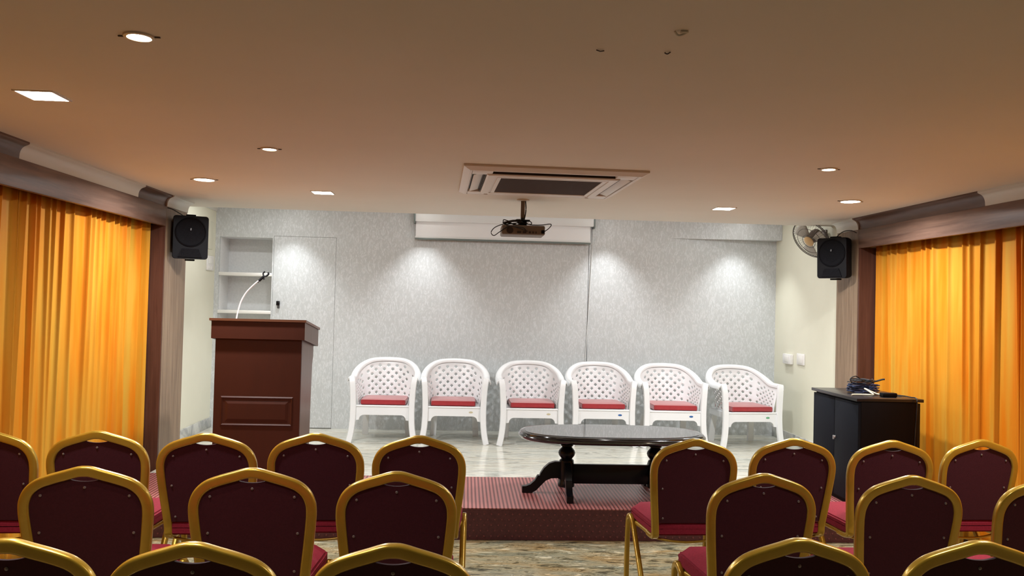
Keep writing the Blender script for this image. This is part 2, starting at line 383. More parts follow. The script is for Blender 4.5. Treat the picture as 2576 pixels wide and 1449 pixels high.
# ------------------------------------------------------------------ curtains
def curtain(xp, inward, y0, y1, zb, zt, seed, label):
    rnd = random.Random(seed)
    folds = []; y = y0
    while y < y1 - .03:
        folds.append((y, rnd.uniform(.006, .011), rnd.uniform(.018, .034), rnd.uniform(-.07, .02), rnd.uniform(0, 6), rnd.uniform(.35, 1.), rnd.uniform(-.6, 1)))
        y += rnd.choice((.065, .065, .08, .10, .13, .17))*rnd.uniform(.85, 1.15)
    folds.append((y1, .01, .02, 0, 0, .5, 0))
    folds[0] = (y0, .01, .02, 0, 0, .5, 0)
    nz = 26; ph = rnd.uniform(0, 6)
    U = [0, .02, .045, .08, .13, .2, .3, .42, .56, .7, .8, .87, .92, .955, .98]
    vs = []; cols = (len(folds)-1)*len(U)+1
    for j in range(nz+1):
        t = j/nz; z = zb + (zt-zb)*t
        cs = [min(max(f_[0] + f_[3]*(1-t) + (.008*math.sin(f_[4]+2.2*t) if f_[3] else 0), y0), y1) for f_ in folds]
        for k in range(1, len(cs)): cs[k] = max(cs[k], cs[k-1]+.012)
        for g in range(len(folds)-1):
            A, B = folds[g], folds[g+1]; ln = cs[g+1]-cs[g]
            for u in U:
                yy = cs[g]+ln*u
                q0 = u*ln/(A[1]*(1+.7*(1-t))); q1 = (1-u)*ln/(B[1]*(1+.7*(1-t)))
                x = A[2]*(.6+.4*t)*math.exp(-q0*q0) + B[2]*(.6+.4*t)*math.exp(-q1*q1)
                # every second field bows back or forward a little
                x += A[6]*.010*math.sin(PI*u)*(.4+.6*(1-t)) + .008*math.sin(yy*6+ph)
                vs.append((xp + inward*x, yy, z))
        vs.append((xp + inward*.02, cs[-1], z))
    fs = []
    for j in range(nz):
        for i in range(cols-1):
            k = j*cols+i; fs.append((k, k+1, k+cols+1, k+cols))
    m = MB(); m.add(vs, fs)
    o = m.build('curtain', M['curtain'], smooth=180)
    sd = o.modifiers.new('thickness', 'SOLIDIFY'); sd.thickness = .0015
    tag(o, label, 'curtain', 'orange curtains along the side walls')
    return o
curtain(-2.36, 1, 4.28, 6.02, .035, 2.03, 3, 'orange curtain on the left wall, the panel next to the pilaster')
curtain(-2.36, 1, 1.2, 4.278, .035, 2.03, 14, 'darker orange curtain at the left edge, the panel nearer the viewer')
curtain(3.25, -1, 4.83, 6.10, .035, 2.02, 8, 'orange curtain on the right wall, the panel behind the black cabinet')
curtain(3.25, -1, 1.2, 4.828, .035, 2.02, 21, 'orange curtain at the right edge, the panel nearer the viewer')

# ------------------------------------------------------------------ stage runner and step facing
cp = empty('stage_runner', (.43, 5.42, SZ)); tag(cp, 'maroon ribbed carpet runner along the front edge of the stage', 'carpet runner')
o = MB().box(XL+.02, XR-.02, 4.972, 5.864, SZ+.0005, SZ+.006).build('tread', M['carpet'], cp, smooth=0); o.matrix_parent_inverse = Matrix.Translation(cp.location).inverted()
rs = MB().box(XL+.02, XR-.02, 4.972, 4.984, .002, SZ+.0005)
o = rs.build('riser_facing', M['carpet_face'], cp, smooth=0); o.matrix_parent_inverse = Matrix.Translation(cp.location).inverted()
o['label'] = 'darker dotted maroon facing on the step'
st = MB()
for i in range(120):
    for j in range(5):
        x = XL+.06 + i*.044 + (j % 2)*.022; z = .025 + j*.034
        if x < XR-.06:
            st.lathe([(.0065, 0), (.005, -.003)], 6, (x, 4.972, z), 'y')
o = st.build('rubber_stud', M['carpet_stud'], cp, smooth=0); o.matrix_parent_inverse = Matrix.Translation(cp.location).inverted(); o['kind'] = 'stuff'

# ------------------------------------------------------------------ banquet chairs
def mirror_path(half): return [(-x, y, z) for x, y, z in reversed(half)][:-1] + half
BZ = .86
def lean(z): return -.236 + .075*(BZ-z)/.42     # y of the leaning back plane at height z
def make_banquet_chair():
    r = empty('banquet_chair')
    half2d = [(0, .8445), (.022, .8425), (.058, .8315), (.112, .8145), (.152, .797), (.180, .770), (.195, .735), (.1985, .70), (.196, .655), (.188, .57), (.179, .49), (.173, .43)]
    half = [(x, lean(z), z) for x, z in half2d] + [(.171, -.155, .392), (.170, -.12, .378), (.170, -.05, .374)]
    path = catmull(mirror_path(half), 6)
    prof = rrect(.036, .026, .008, 4)
    MB().sweep(path, prof, ref=(0, 1, .12)).build('back_frame', M['gold'], r, 60)
    # padded back: outline follows the tube, a lens-shaped hand hole stays open under the peak
    ins = .0145
    c2 = catmull([(x, z, 0) for x, z in [(-a, b) for a, b in reversed(half2d)][:-1] + half2d], 5)
    cx = [(p.x, p.y) for p in c2]; inner = []
    for i, p in enumerate(cx):
        a = Vector(cx[max(i-1, 0)]); b = Vector(cx[min(i+1, len(cx)-1)]); t = (b-a).normalized(); nn = Vector((t.y, -t.x))
        inner.append((p[0]+nn.x*ins, p[1]+nn.y*ins))
    out = []
    for x, z in inner:
        if abs(x) < .056: z = min(z, .8085 + .010*(x/.056)**2 + (.006 if abs(x) > .05 else 0))
        if z > .455: out.append((x, z))
    out = [(out[0][0], .452)] + out + [(out[-1][0], .452)]
    def slab(off0, off1, shrink, puff=0.):
        cxm = sum(p[0] for p in out)/len(out); czm = .64
        n_ = len(out); vs = []; rings = []
        base = [((x-cxm)*(1-shrink)+cxm, (z-czm)*(1-shrink)+czm) for x, z in out]
        R = [(1.0, off0), (1.0, off1)]
        if puff: R += [(.97, off1+puff*.45), (.90, off1+puff*.8), (.7, off1+puff), (.35, off1+puff*1.02)]
        for s_, of in R:
            for x, z in base:
                xx = (x-cxm)*s_+cxm; zz = (z-czm)*s_+czm
                vs.append((xx, lean(zz)+of, zz))
        fs = [tuple(range(n_))]
        for k in range(len(R)-1):
            for i in range(n_):
                fs.append((k*n_+i, k*n_+(i+1) % n_, (k+1)*n_+(i+1) % n_, (k+1)*n_+i))
        fs.append(tuple((len(R)-1)*n_+i for i in range(n_)))
        return MB().add(vs, fs)
    bp = slab(-.006, .004, 0).build('back_panel', M['maroon_back'], r, 30)
    slab(.0045, .012, .02, .026).build('back_cushion', M['maroon_seat'], r, 60)
    for x, z in ((0, .787), (-.142, .757), (.142, .757), (-.152, .62), (.152, .62), (-.140, .475), (.140, .475)):
        MB().lathe([(.0052, 0), (.0048, -.002), (.002, -.0035)], 10, (x, lean(z)-.0062, z), 'y').build('stud', M['stud'], bp)
    # seat: padded slab, rounder at the front
    bm = bmesh.new(); bmesh.ops.create_cube(bm, size=1)
    bmesh.ops.subdivide_edges(bm, edges=bm.edges[:], cuts=7, use_grid_fill=True)
    for v in bm.verts:
        x, y, z = v.co*2
        w = .185 + .030*(y*.5+.5)
        k = 1 - .10*max(0, y)**4*x*x
        px = x*w*k; py = .035 + y*.205*(1-.07*x*x*(1 if y > 0 else .3)); pz = .425 + z*.034
        edge = max(abs(x)**6, abs(y)**6)
        if z > 0: pz += .012*(1-edge) - .012*edge
        if z > 0 and y > .6: pz -= .018*((y-.6)/.4)**2
        v.co = Vector((px, py, pz))
    bmesh.ops.bevel(bm, geom=[e for e in bm.edges if len(e.link_faces) == 2 and e.calc_face_angle(0) > .9], offset=.008, segments=3, affect='EDGES')
    sm = MB(); sm.bm(bm); sm.build('seat', M['maroon_seat'], r, 60)
    tp = rrect(.022, .022, .008, 3)
    # seat rails under the pad and the curved cross bar
    rail = catmull([(-.17, -.10, .378), (-.185, .05, .378), (-.19, .19, .376), (0, .205, .374), (.19, .19, .376), (.185, .05, .378), (.17, -.10, .378)], 6)
    MB().sweep(rail, tp, (0, 0, 1)).build('seat_frame', M['gold'], r, 60)
    MB().tube(catmull([(-.172, -.125, .372), (-.09, -.135, .358), (0, -.138, .352), (.09, -.135, .358), (.172, -.125, .372)], 6), .006).build('stretcher', M['gold'], r, 60)
    lp = rrect(.029, .026, .009, 3)
    for s in (-1, 1):
        MB().sweep(catmull([(s*.214, .222, .012), (s*.216, .212, .20), (s*.217, .196, .35), (s*.217, .175, .392), (s*.214, .150, .399)], 7), lp, (1, 0, 0)).build('leg', M['gold'], r, 60)
        MB().sweep(catmull([(s*.214, .150, .399), (s*.212, .118, .382), (s*.210, .088, .335), (s*.208, -.05, .16), (s*.207, -.165, .012)], 7), lp, (1, 0, 0)).build('leg', M['gold'], r, 60)
        MB().lathe([(.014, 0), (.015, .010), (.013, .022)], 12, (s*.214, .222, 0)).build('foot_cap', M['black_plastic'], r)
        MB().lathe([(.014, 0), (.015, .010), (.013, .022)], 12, (s*.207, -.165, 0)).build('foot_cap', M['black_plastic'], r)
        MB().box(s*.19-.03, s*.19+.03, .12, .145, .372, .392, .004).build('bracket', M['gold'], r)
    return r
proto = make_banquet_chair()
F, MID, NEAR = 'banquet chairs in the front row', 'banquet chairs in the middle row', 'banquet chairs in the nearest row'
gold = 'gold-framed maroon banquet chair, '
chairs = [  # x and y of the top of the back, width factor, turn (deg), label, group
    (-2.078, 3.62, .95, 2, gold + 'front row, far left, cut by the photo edge', F),
    (-1.618, 3.644, 1.02, 2, gold + 'front row, in front of the left orange curtain', F),
    (-1.136, 3.625, 1.02, 1, gold + 'front row, at the left half of the lectern', F),
    (-.662, 3.670, 1.01, 1, gold + 'front row, at the right half of the lectern', F),
    (-.192, 3.647, .99, 0, gold + 'front row, left block, beside the aisle', F),
    (1.095, 3.676, .965, 2, gold + 'front row, right block, before the oval table', F),
    (1.590, 3.730, .98, 0, gold + 'front row, before the rightmost white armchair', F),
    (2.067, 3.716, .98, 0, gold + 'front row, before the black cabinet', F),
    (2.556, 3.781, .93, 2, gold + 'front row, before the right orange curtain', F),
    (-1.322, 2.891, 1.06, 2, gold + 'middle row, leftmost', MID),
    (-.744, 2.900, 1.045, 1, gold + 'middle row, left block, middle one', MID),
    (-.228, 2.871, 1.0, 0, gold + 'middle row, left block, beside the aisle', MID),
    (1.130, 2.916, .965, 1, gold + 'middle row, right block, beside the aisle', MID),
    (1.700, 2.914, .955, 0, gold + 'middle row, right block, second from the aisle', MID),
    (2.235, 2.902, .955, 0, gold + 'middle row, at the right photo edge', MID),
    (-1.112, 2.036, 1.0, 2, gold + 'nearest row, in the bottom left corner', NEAR),
    (-.657, 2.018, 1.01, 0, gold + 'nearest row, left block, middle one', NEAR),
    (-.164, 2.017, .99, 0, gold + 'nearest row, left block, beside the aisle', NEAR),
    (.913, 2.092, .965, 1, gold + 'nearest row, right block, beside the aisle', NEAR),
    (1.409, 2.083, 1.0, 0, gold + 'nearest row, in the bottom right corner', NEAR)]
for i, (x, y, wf, tr, lab, grp) in enumerate(chairs):
    o = proto if i == 0 else copy_tree(proto)
    a = math.radians(tr)
    o.location = (x - .236*math.sin(a), y + .236*math.cos(a), 0)
    o.rotation_euler = (0, 0, a); o.scale = (wf*1.0, 1, 1)
    tag(o, lab, 'chair', grp)

# ------------------------------------------------------------------ white plastic armchairs
def smooth(t): t = max(0, min(1, t)); return t*t*(3-2*t)
def make_plastic_chair():
    r = empty('plastic_armchair')
    # plan curve, u = -1 (left arm front) .. 0 (middle of the back) .. 1 (right arm front)
    def plan(u, k):        # k = 0 at the seat, 1 at the rim
        a = abs(u); s = 1 if u >= 0 else -1
        hw = .222 + .054*k**1.3; yb = .165 + .085*k; yf = -.215; ys = .02
        arc = .62
        if a < arc:
            th = a/arc*PI/2
            e = .88
            x = hw*(math.sin(th)**e if th > 0 else 0); y = ys + (yb-ys)*(math.cos(th)**e if th < PI/2-1e-6 else 0)
        else:
            x = hw; y = ys + (yf-ys)*(a-arc)/(1-arc)
        return s*x, y
    def rim(u):
        a = abs(u)
        return .728 - .006*smooth(a/.2) - .139*smooth((a-.13)/.66)
    def shell(u, k):
        x, y = plan(u, k); z0 = .318; return (x, y, z0 + (rim(u)-.012-z0)*k)
    NU, NV = 31, 11
    m = MB(); vs = []; fs = []; idx = {}
    def V(u, k):
        key = (round(u, 5), round(k, 5))
        if key not in idx: idx[key] = len(vs); vs.append(shell(u, k))
        return idx[key]
    fine = [-1+2*i/800 for i in range(801)]; acc = [0]
    for i in range(800):
        a_, b_ = plan(fine[i], .6), plan(fine[i+1], .6); acc.append(acc[-1]+math.hypot(a_[0]-b_[0], a_[1]-b_[1]))
    us = []; q = 0
    for i in range(NU+1):
        tg = acc[-1]*i/NU
        while q < 799 and acc[q+1] < tg: q += 1
        us.append(fine[q] + (fine[q+1]-fine[q])*(tg-acc[q])/max(acc[q+1]-acc[q], 1e-9))
    for i in range(NU):
        for j in range(NV):
            u0, u1, k0, k1 = us[i], us[i+1], j/NV, (j+1)/NV
            uc = (u0+u1)/2; kc = (k0+k1)/2; a = abs(uc)
            hole = ((i+j) % 2 == 0) and 0 < j < NV-1
            ic = abs(i-(NU-1)/2)
            if ic < 5.2: hole = hole and (j > 1 or ic < 2.5) and (j < NV-2 or ic < 4.6)
            elif ic < 7.0: hole = False
            else: hole = hole and ic < 14.2 and j < NV-2
            c = [V(u0, k0), V(u1, k0), V(u1, k1), V(u0, k1)]
            if hole:
                f = .43
                D = [V(uc, kc-(k1-k0)*f), V(uc+(u1-u0)*f, kc), V(uc, kc+(k1-k0)*f), V(uc-(u1-u0)*f, kc)]
                for q in range(4):
                    fs.append((c[q], c[(q+1) % 4], D[q])); fs.append((c[q], D[q], D[q-1]))
            else: fs.append(tuple(c))
    m.add(vs, fs)
    b = m.build('backrest', M['plastic'], r, 40)
    sd = b.modifiers.new('thickness', 'SOLIDIFY'); sd.thickness = .004; sd.offset = 0
    b['label'] = 'lattice shell with small diamond holes'
    # rolled rim running from arm to arm
    pts = []
    for i in range(61):
        u = -1 + 2*i/60; x, y = plan(u, 1.0)
        ln = math.hypot(x, max(y, 0)) or 1
        o_ = .016
        pts.append((x + (o_*(x/ln)), y + (o_*max(y, 0)/ln), rim(u)))
    fr = [(pts[0][0]-.004, pts[0][1]-.022, pts[0][2]-.012)]; to = [(pts[-1][0]+.004, pts[-1][1]-.022, pts[-1][2]-.012)]
    prof = [(-.034, -.040), (-.031, -.012), (-.020, .004), (-.004, .010), (.014, .008), (.026, .001), (.031, -.010), (.031, -.026), (.026, -.026), (.024, -.012), (.012, 0), (-.010, -.004), (-.024, -.018), (-.028, -.040)]
    MB().sweep(fr + pts + to, prof, (0, 0, 1)).build('arm_rim', M['plastic'], r, 60)
    # seat pan with deep front apron
    sp = MB().box(-.235, .235, -.235, .185, .312, .328, .006)
    arch = [(-.246, .334), (-.246, .20)]
    for k in range(7):
        a = PI - k/6*PI/2; arch.append((-.165 + .045*math.cos(a), .205 + .045*math.sin(a)))
    for k in range(7):
        a = PI/2 - k/6*PI/2; arch.append((.165 + .045*math.cos(a), .205 + .045*math.sin(a)))
    arch += [(.246, .20), (.246, .334)]
    sp.prism(arch, 'y', -.252, -.238)
    sp.box(-.243, .243, -.258, -.232, .322, .337, .005)
    sp.prism([(-.23, .325), (-.23, .27), (.17, .27), (.17, .325)], 'x', -.238, -.226).prism([(-.23, .325), (-.23, .27), (.17, .27), (.17, .325)], 'x', .226, .238)
    sp.build('seat', M['plastic'], r, 40)
    chan = [(-.026, -.016), (.026, -.016), (.028, .004), (.022, .016), (-.022, .016), (-.028, .004)]
    for s in (-1, 1):
        MB().sweep(catmull([(s*.283, -.225, .588), (s*.275, -.244, .545), (s*.269, -.250, .48), (s*.264, -.252, .38), (s*.262, -.254, .28), (s*.266, -.258, .17), (s*.277, -.262, .08), (s*.294, -.268, 0)], 5), chan, (0, -1, 0)).build('leg', M['plastic'], r, 50)
        MB().sweep([(s*.185, .16, .315), (s*.195, .19, .18), (s*.205, .215, 0)], [(-.028, -.022), (.028, -.022), (.028, .006), (.014, .016), (-.014, .016), (-.028, .006)], (0, 1, 0)).build('leg', M['plastic'], r, 50)
    return r
pc = make_plastic_chair()
PW = 'white lattice plastic armchair, '
def make_cushion():
    bm = bmesh.new(); bmesh.ops.create_cube(bm, size=1)
    bmesh.ops.subdivide_edges(bm, edges=bm.edges[:], cuts=9, use_grid_fill=True)
    for v in bm.verts:
        x, y, z = v.co*2
        e = max(abs(x), abs(y))
        h = .022 + .008*(1-e**4)
        rx = 1 - .03*y*y*abs(x)**3; ry = 1 - .03*x*x
        v.co = Vector((x*.207*rx, y*.19*ry, .022 + z*h))
    bmesh.ops.bevel(bm, geom=[e for e in bm.edges if e.calc_face_angle(0) > 1.0], offset=.006, segments=2, affect='EDGES')
    c = MB(); c.bm(bm); return c
cush = None
plist = [  # x, y, turn, sticker, labels
    (-.722, 7.50, 0, None, 'leftmost, nearest the lectern', 'leftmost'),
    (-.075, 7.50, 0, 'tan', 'second from the left in the stage row', 'second from the left'),
    (.625, 7.46, 1, 'tan', 'third from the left in the stage row', 'third from the left'),
    (1.285, 7.48, 1, 'blue', 'fourth from the left, behind the oval table', 'fourth from the left'),
    (1.945, 7.46, 0, 'blue', 'second from the right in the stage row', 'second from the right'),
    (2.64, 7.45, 6, 'green', 'rightmost, its lattice side showing', 'rightmost')]
for i, (x, y, tr, stk, lab, cl) in enumerate(plist):
    o = pc if i == 0 else copy_tree(pc)
    o.location = (x, y, SZ); o.rotation_euler = (0, 0, math.radians(tr)); tag(o, PW + lab, 'chair', 'white armchairs in a row on the stage')
    if stk:
        m = MB().lathe([(.014, 0), (.013, -.0012)], 16, (0, 0, 0), 'y')
        m.v = [(a*1.35+.15, b-.2525, c*.62+.287) for a, b, c in m.v]
        s = m.build('sticker', M['sticker_'+stk], o); s['label'] = {'tan': 'faded tan', 'blue': 'blue', 'green': 'green'}[stk] + ' oval sticker'
    if cush is None:
        c = cush = make_cushion().build('seat_cushion', M['cushion'], None, 60)
    else:
        c = cush.copy(); COL.objects.link(c)
    a = math.radians(tr)
    dx, dy = (.0, -.015, .01, .0, .015, .01)[i], -.035
    c.location = (x + dx*math.cos(a) - dy*math.sin(a), y + dx*math.sin(a) + dy*math.cos(a), SZ+.3375); c.rotation_euler = (0, 0, a + math.radians((0, 1, -1, 1, -1, 2)[i]))
    tag(c, 'square red satin cushion on the ' + cl + ' white armchair', 'cushion', 'red cushions on the white armchairs')

# ------------------------------------------------------------------ oval coffee table
T = empty('coffee_table', (1.02, 5.40, SZ+.0065)); tag(T, 'low black oval pedestal table with glossy top on the stage runner', 'table')
def oval(hw, hd, n=64):
    out = []
    for k in range(n):
        a = 2*PI*k/n; c, s = math.cos(a), math.sin(a); e = 2/2.6
        out.append((hw*math.copysign(abs(c)**e, c), hd*math.copysign(abs(s)**e, s)))
    return out
m = MB(); n_ = 64; prof = [(-.035, .372), (-.020, .374), (-.010, .380), (0, .390), (.002, .398), (-.003, .406), (-.010, .410), (-.012, .416), (-.020, .420), (-.034, .421)]
vs = []; fs = []
for of, z in prof: vs += [(x, y, z) for x, y in oval(.636+of, .322+of)]
for k in range(len(prof)-1):
    for i in range(n_): fs.append((k*n_+i, k*n_+(i+1) % n_, (k+1)*n_+(i+1) % n_, (k+1)*n_+i))
fs.append(tuple(range(n_))); fs.append(tuple((len(prof)-1)*n_+i for i in range(n_)))
tt = m.add(vs, fs).build('tabletop', M['black_gloss'], T, 40)
gl = MB(); v1 = oval(.595, .281)
gl.add([(x, y, .4212) for x, y in v1] + [(x, y, .4235) for x, y in v1], [tuple(range(n_)), tuple(range(n_, 2*n_))] + [(i, (i+1) % n_, n_+(i+1) % n_, n_+i) for i in range(n_)])
g = gl.build('glass_inlay', M['table_glass'], tt, 40); g['label'] = 'mirror-like dark inlay of the top'
for px in (-.305, .305):
    s = -1 if px < 0 else 1
    MB().lathe([(.055, .045), (.058, .06), (.050, .075), (.048, .10), (.050, .205), (.048, .222), (.036, .232), (.042, .240), (.054, .256), (.058, .272), (.053, .288), (.040, .303), (.033, .312), (.043, .320), (.043, .328), (.037, .332), (.047, .338), (.047, .346), (.040, .350), (.052, .356), (.054, .372)], 28, (px, 0, 0)).build('pedestal', M['black_satin'], T, 40)
    leg2d = [(.03, .212), (.08, .213), (.12, .200), (.155, .168), (.178, .132), (.182, .118), (.196, .118), (.215, .085), (.245, .058), (.275, .046), (.300, .045), (.300, .002), (.235, .002), (.205, .018), (.175, .050), (.140, .085), (.105, .100), (.06, .102), (.03, .085)]
    for ang in ((180 if s < 0 else 0), 268 if s < 0 else 272, 90):
        mm = MB().prism(leg2d, 'y', -.021, .021)
        mm.xf(Matrix.Translation((px, 0, 0)) @ Matrix.Rotation(math.radians(ang), 4, 'Z'))
        mm.build('foot', M['black_satin'], T, 30)
MB().box(-.262, .262, -.016, .016, .035+.03, .195, .003).build('stretcher', M['black_satin'], T)

# ------------------------------------------------------------------ lectern
Lc = empty('lectern', (-1.395, 5.5, SZ+.0065)); tag(Lc, 'tall mahogany-brown lectern on the stage, left of the white armchairs', 'lectern')
def lec(mb, name, m_, par=None, sm=0): return mb.build(name, m_, par or Lc, sm)
fp = lec(MB().box(-.288, .288, 0, .02, 0, 1.0), 'front_panel', M['lectern'])
# raised-and-fielded panel near the middle of the front
def frame_rect(x0, x1, z0, z1, w, y0, y1):
    mb = MB()
    a = [(x0, z0), (x1, z0), (x1, z1), (x0, z1)]; b = [(x0+w, z0+w), (x1-w, z0+w), (x1-w, z1-w), (x0+w, z1-w)]
    vs = [(x, y1, z) for x, z in a] + [(x*.5+q[0]*.5, y0, z*.5+q[1]*.5) for (x, z), q in zip(a, b)] + [(x, y1, z) for x, z in b]
    fs = []
    for k in range(2):
        for i in range(4): fs.append((k*4+i, k*4+(i+1) % 4, k*4+4+(i+1) % 4, k*4+4+i))
    return mb.add(vs, fs)
lec(frame_rect(-.243, .243, .400, .603, .018, -.007, .0005), 'panel_moulding', M['lectern'])
fld = MB(); x0, x1, z0, z1 = -.212, .212, .430, .573
vs = [(x0, 0, z0), (x1, 0, z0), (x1, 0, z1), (x0, 0, z1)] + [(x0+.02, -.006, z0+.02), (x1-.02, -.006, z0+.02), (x1-.02, -.006, z1-.02), (x0+.02, -.006, z1-.02)]
fld.add(vs, [(4, 5, 6, 7)] + [(i, (i+1) % 4, 4+(i+1) % 4, 4+i) for i in range(4)])
lec(fld, 'raised_field', M['lectern'])
for s in (-1, 1):
    side = [(.02, 0), (.36, 0), (.38, .55), (.40, .80), (.43, .86), (.43, .955), (.02, 1.02)]
    lec(MB().prism(side, 'x', s*.288-(.018 if s > 0 else 0), s*.288+(.018 if s < 0 else 0)), 'side_panel', M['lectern_side'])
lec(MB().box(-.27, .27, .025, .36, .62, .64), 'shelf', M['lectern'])
# apron box under the sloping top
ap = MB(); ya, yb = -.028, .475
za0, za1, zb0, zb1 = .993, 1.112, .925, 1.045
ap.prism([(ya, za0), (yb, zb0), (yb, zb1), (ya, za1)], 'x', -.310, .310)
lec(ap, 'top_box', M['lectern'])
sd = MB().prism([(ya+.001, za0), (yb, zb0), (yb, zb1), (ya+.001, za1)], 'x', .3102, .3125)
lec(sd, 'side_veneer', M['lectern_side'])
lec(MB().prism([(ya-.012, za1+.001), (yb+.012, zb1), (yb+.012, zb1+.016), (ya-.012, za1+.017)], 'x', -.322, .322), 'sloping_top', M['lectern_top'])
# gooseneck microphone holder standing on the lectern
Gm = empty('gooseneck_microphone_stand', (-1.613, 5.72, 1.3062)); tag(Gm, 'chrome gooseneck with black microphone clip rising from the lectern', 'microphone stand')
MB().lathe([(.022, -.012), (.022, .004), (.010, .012)], 20).build('base_flange', M['chrome'], Gm)
gp = catmull([(0, 0, 0), (.012, 0, .07), (.032, 0, .14), (.065, 0, .20), (.110, 0, .25), (.150, 0, .287), (.178, 0, .312)], 8)
MB().tube(gp, .0052, 10, (0, 1, 0)).build('gooseneck', M['chrome'], Gm)
cl = MB()
cl.tube([(.150, 0, .284), (.172, 0, .306), (.184, 0, .318)], .009, 10, (0, 1, 0))
cl.tube([(.150, 0, .288), (.142, 0, .272)], .004, 8, (0, 1, 0))
cl.tube([(.180, 0, .310), (.186, 0, .295)], .006, 8, (0, 1, 0))
cl.tube(catmull([(.182, 0, .322), (.178, 0, .338), (.190, 0, .352)], 4), .0055, 8, (0, 1, 0))
cl.tube(catmull([(.184, 0, .318), (.200, 0, .320), (.216, 0, .334), (.212, 0, .346)], 4), .0065, 8, (0, 1, 0))
c = cl.build('microphone_clip', M['black_plastic'], Gm); c['label'] = 'black forked microphone clip'

# ------------------------------------------------------------------ black cabinet with cable heap
Cb = empty('storage_cabinet', (2.775, 5.36, SZ+.006)); tag(Cb, 'waist-high black two-door cabinet by the right curtain', 'cabinet')
# local: front faces -x
W2, D2, H2 = .33, .213, .718
MB().box(-D2+.018, D2-.03, -W2, W2, .0, H2-.022, .002).build('body', M['cab_side'], Cb)
MB().box(D2-.03, D2, -W2+.02, W2-.02, .0, H2-.03, .002).build('back_panel', M['black_satin'], Cb)
for s in (-1, 1):
    dd = MB().box(-D2-.001, -D2+.0175, min(s*.002, s*(W2-.001)), max(s*.002, s*(W2-.001)), .03, H2-.032, .0015).build('door', M['cab_door'], Cb)
    if s < 0:
        kk = MB().lathe([(.009, 0), (.009, -.006), (.006, -.008)], 14, (-D2-.001, .0, .418), 'x').box(-D2-.016, -D2-.006, -.003, .003, .400, .428, .001).build('lock', M['chrome'], dd)
        kk.location = (0, -.012, 0); kk['label'] = 'small bright key lock'
MB().box(-D2-.016, D2+.006, -W2-.010, W2+.010, H2-.020, H2, .002).build('top', M['cab_top'], Cb)
zc = SZ+.006+H2
def heap(seed, n, cx, cy, rx, ry, h, r, wob):
    rnd = random.Random(seed); pts = []
    for k in range(n*14):
        a = 2*PI*k/14; q = k/(n*14)
        pts.append((cx + (rx*(1-.25*rnd.random()))*math.cos(a) + wob*rnd.uniform(-1, 1), cy + (ry*(1-.3*rnd.random()))*math.sin(a) + wob*rnd.uniform(-1, 1), zc + r*1.2 + h*q + .006*rnd.random()))
    return catmull(pts, 4)
hb = MB().tube(heap(4, 7, 2.755, 5.35, .105, .10, .058, .0042, .008), .0042, 7)
o = hb.build('coiled_cable', M['cable_blue']); tag(o, 'dark blue-black coil of cable heaped on the black cabinet', 'cable')
o = MB().tube(heap(9, 3, 2.745, 5.35, .085, .09, .03, .0038, .012), .0038, 7).xf(Matrix.Translation((0, .0, .064)))
o.tube(catmull([(2.67, 5.33, zc+.06), (2.655, 5.33, zc+.10), (2.69, 5.33, zc+.118), (2.73, 5.34, zc+.10), (2.77, 5.36, zc+.08)], 6), .0036, 7)
o.tube(catmull([(2.80, 5.35, zc+.075), (2.85, 5.35, zc+.085), (2.885, 5.34, zc+.098), (2.90, 5.335, zc+.10)], 6), .006, 7)
o = o.build('cable_bundle', M['cable']); tag(o, 'thin black cables looped on top of the blue coil on the cabinet', 'cable')
zt_ = zc + .0058
wc = MB().tube(catmull([(2.585, 5.17, zt_), (2.61, 5.20, zt_), (2.66, 5.21, zt_), (2.72, 5.20, zt_), (2.735, 5.17, zt_+.004), (2.722, 5.20, zt_+.022), (2.705, 5.23, zt_+.038), (2.745, 5.22, zt_+.02), (2.79, 5.20, zt_+.004), (2.86, 5.19, zt_+.010), (2.90, 5.17, zt_), (2.93, 5.17, zt_)], 7), .0052, 8)
tag(wc.build('white_cable', M['cable_white']), 'cream cable lying in front of the coil on the cabinet', 'cable')
ad = empty('power_adapter', (2.82, 5.14, zc)); tag(ad, 'black power adapter with cord hanging down the cabinet side', 'adapter')
T_ = Matrix.Translation(-ad.location)
MB().box(2.77, 2.87, 5.115, 5.165, zc+.0005, zc+.028, .006).xf(T_).build('adapter_body', M['black_plastic'], ad)
MB().tube(catmull([(2.87, 5.14, zc+.012), (2.92, 5.12, zc+.010), (2.935, 5.07, zc+.008), (2.938, 5.012, zc+.005), (2.938, 5.004, zc-.05), (2.932, 5.010, zc-.22), (2.922, 5.010, zc-.45)], 7), .0042, 8).xf(T_).build('cord', M['cable'], ad)

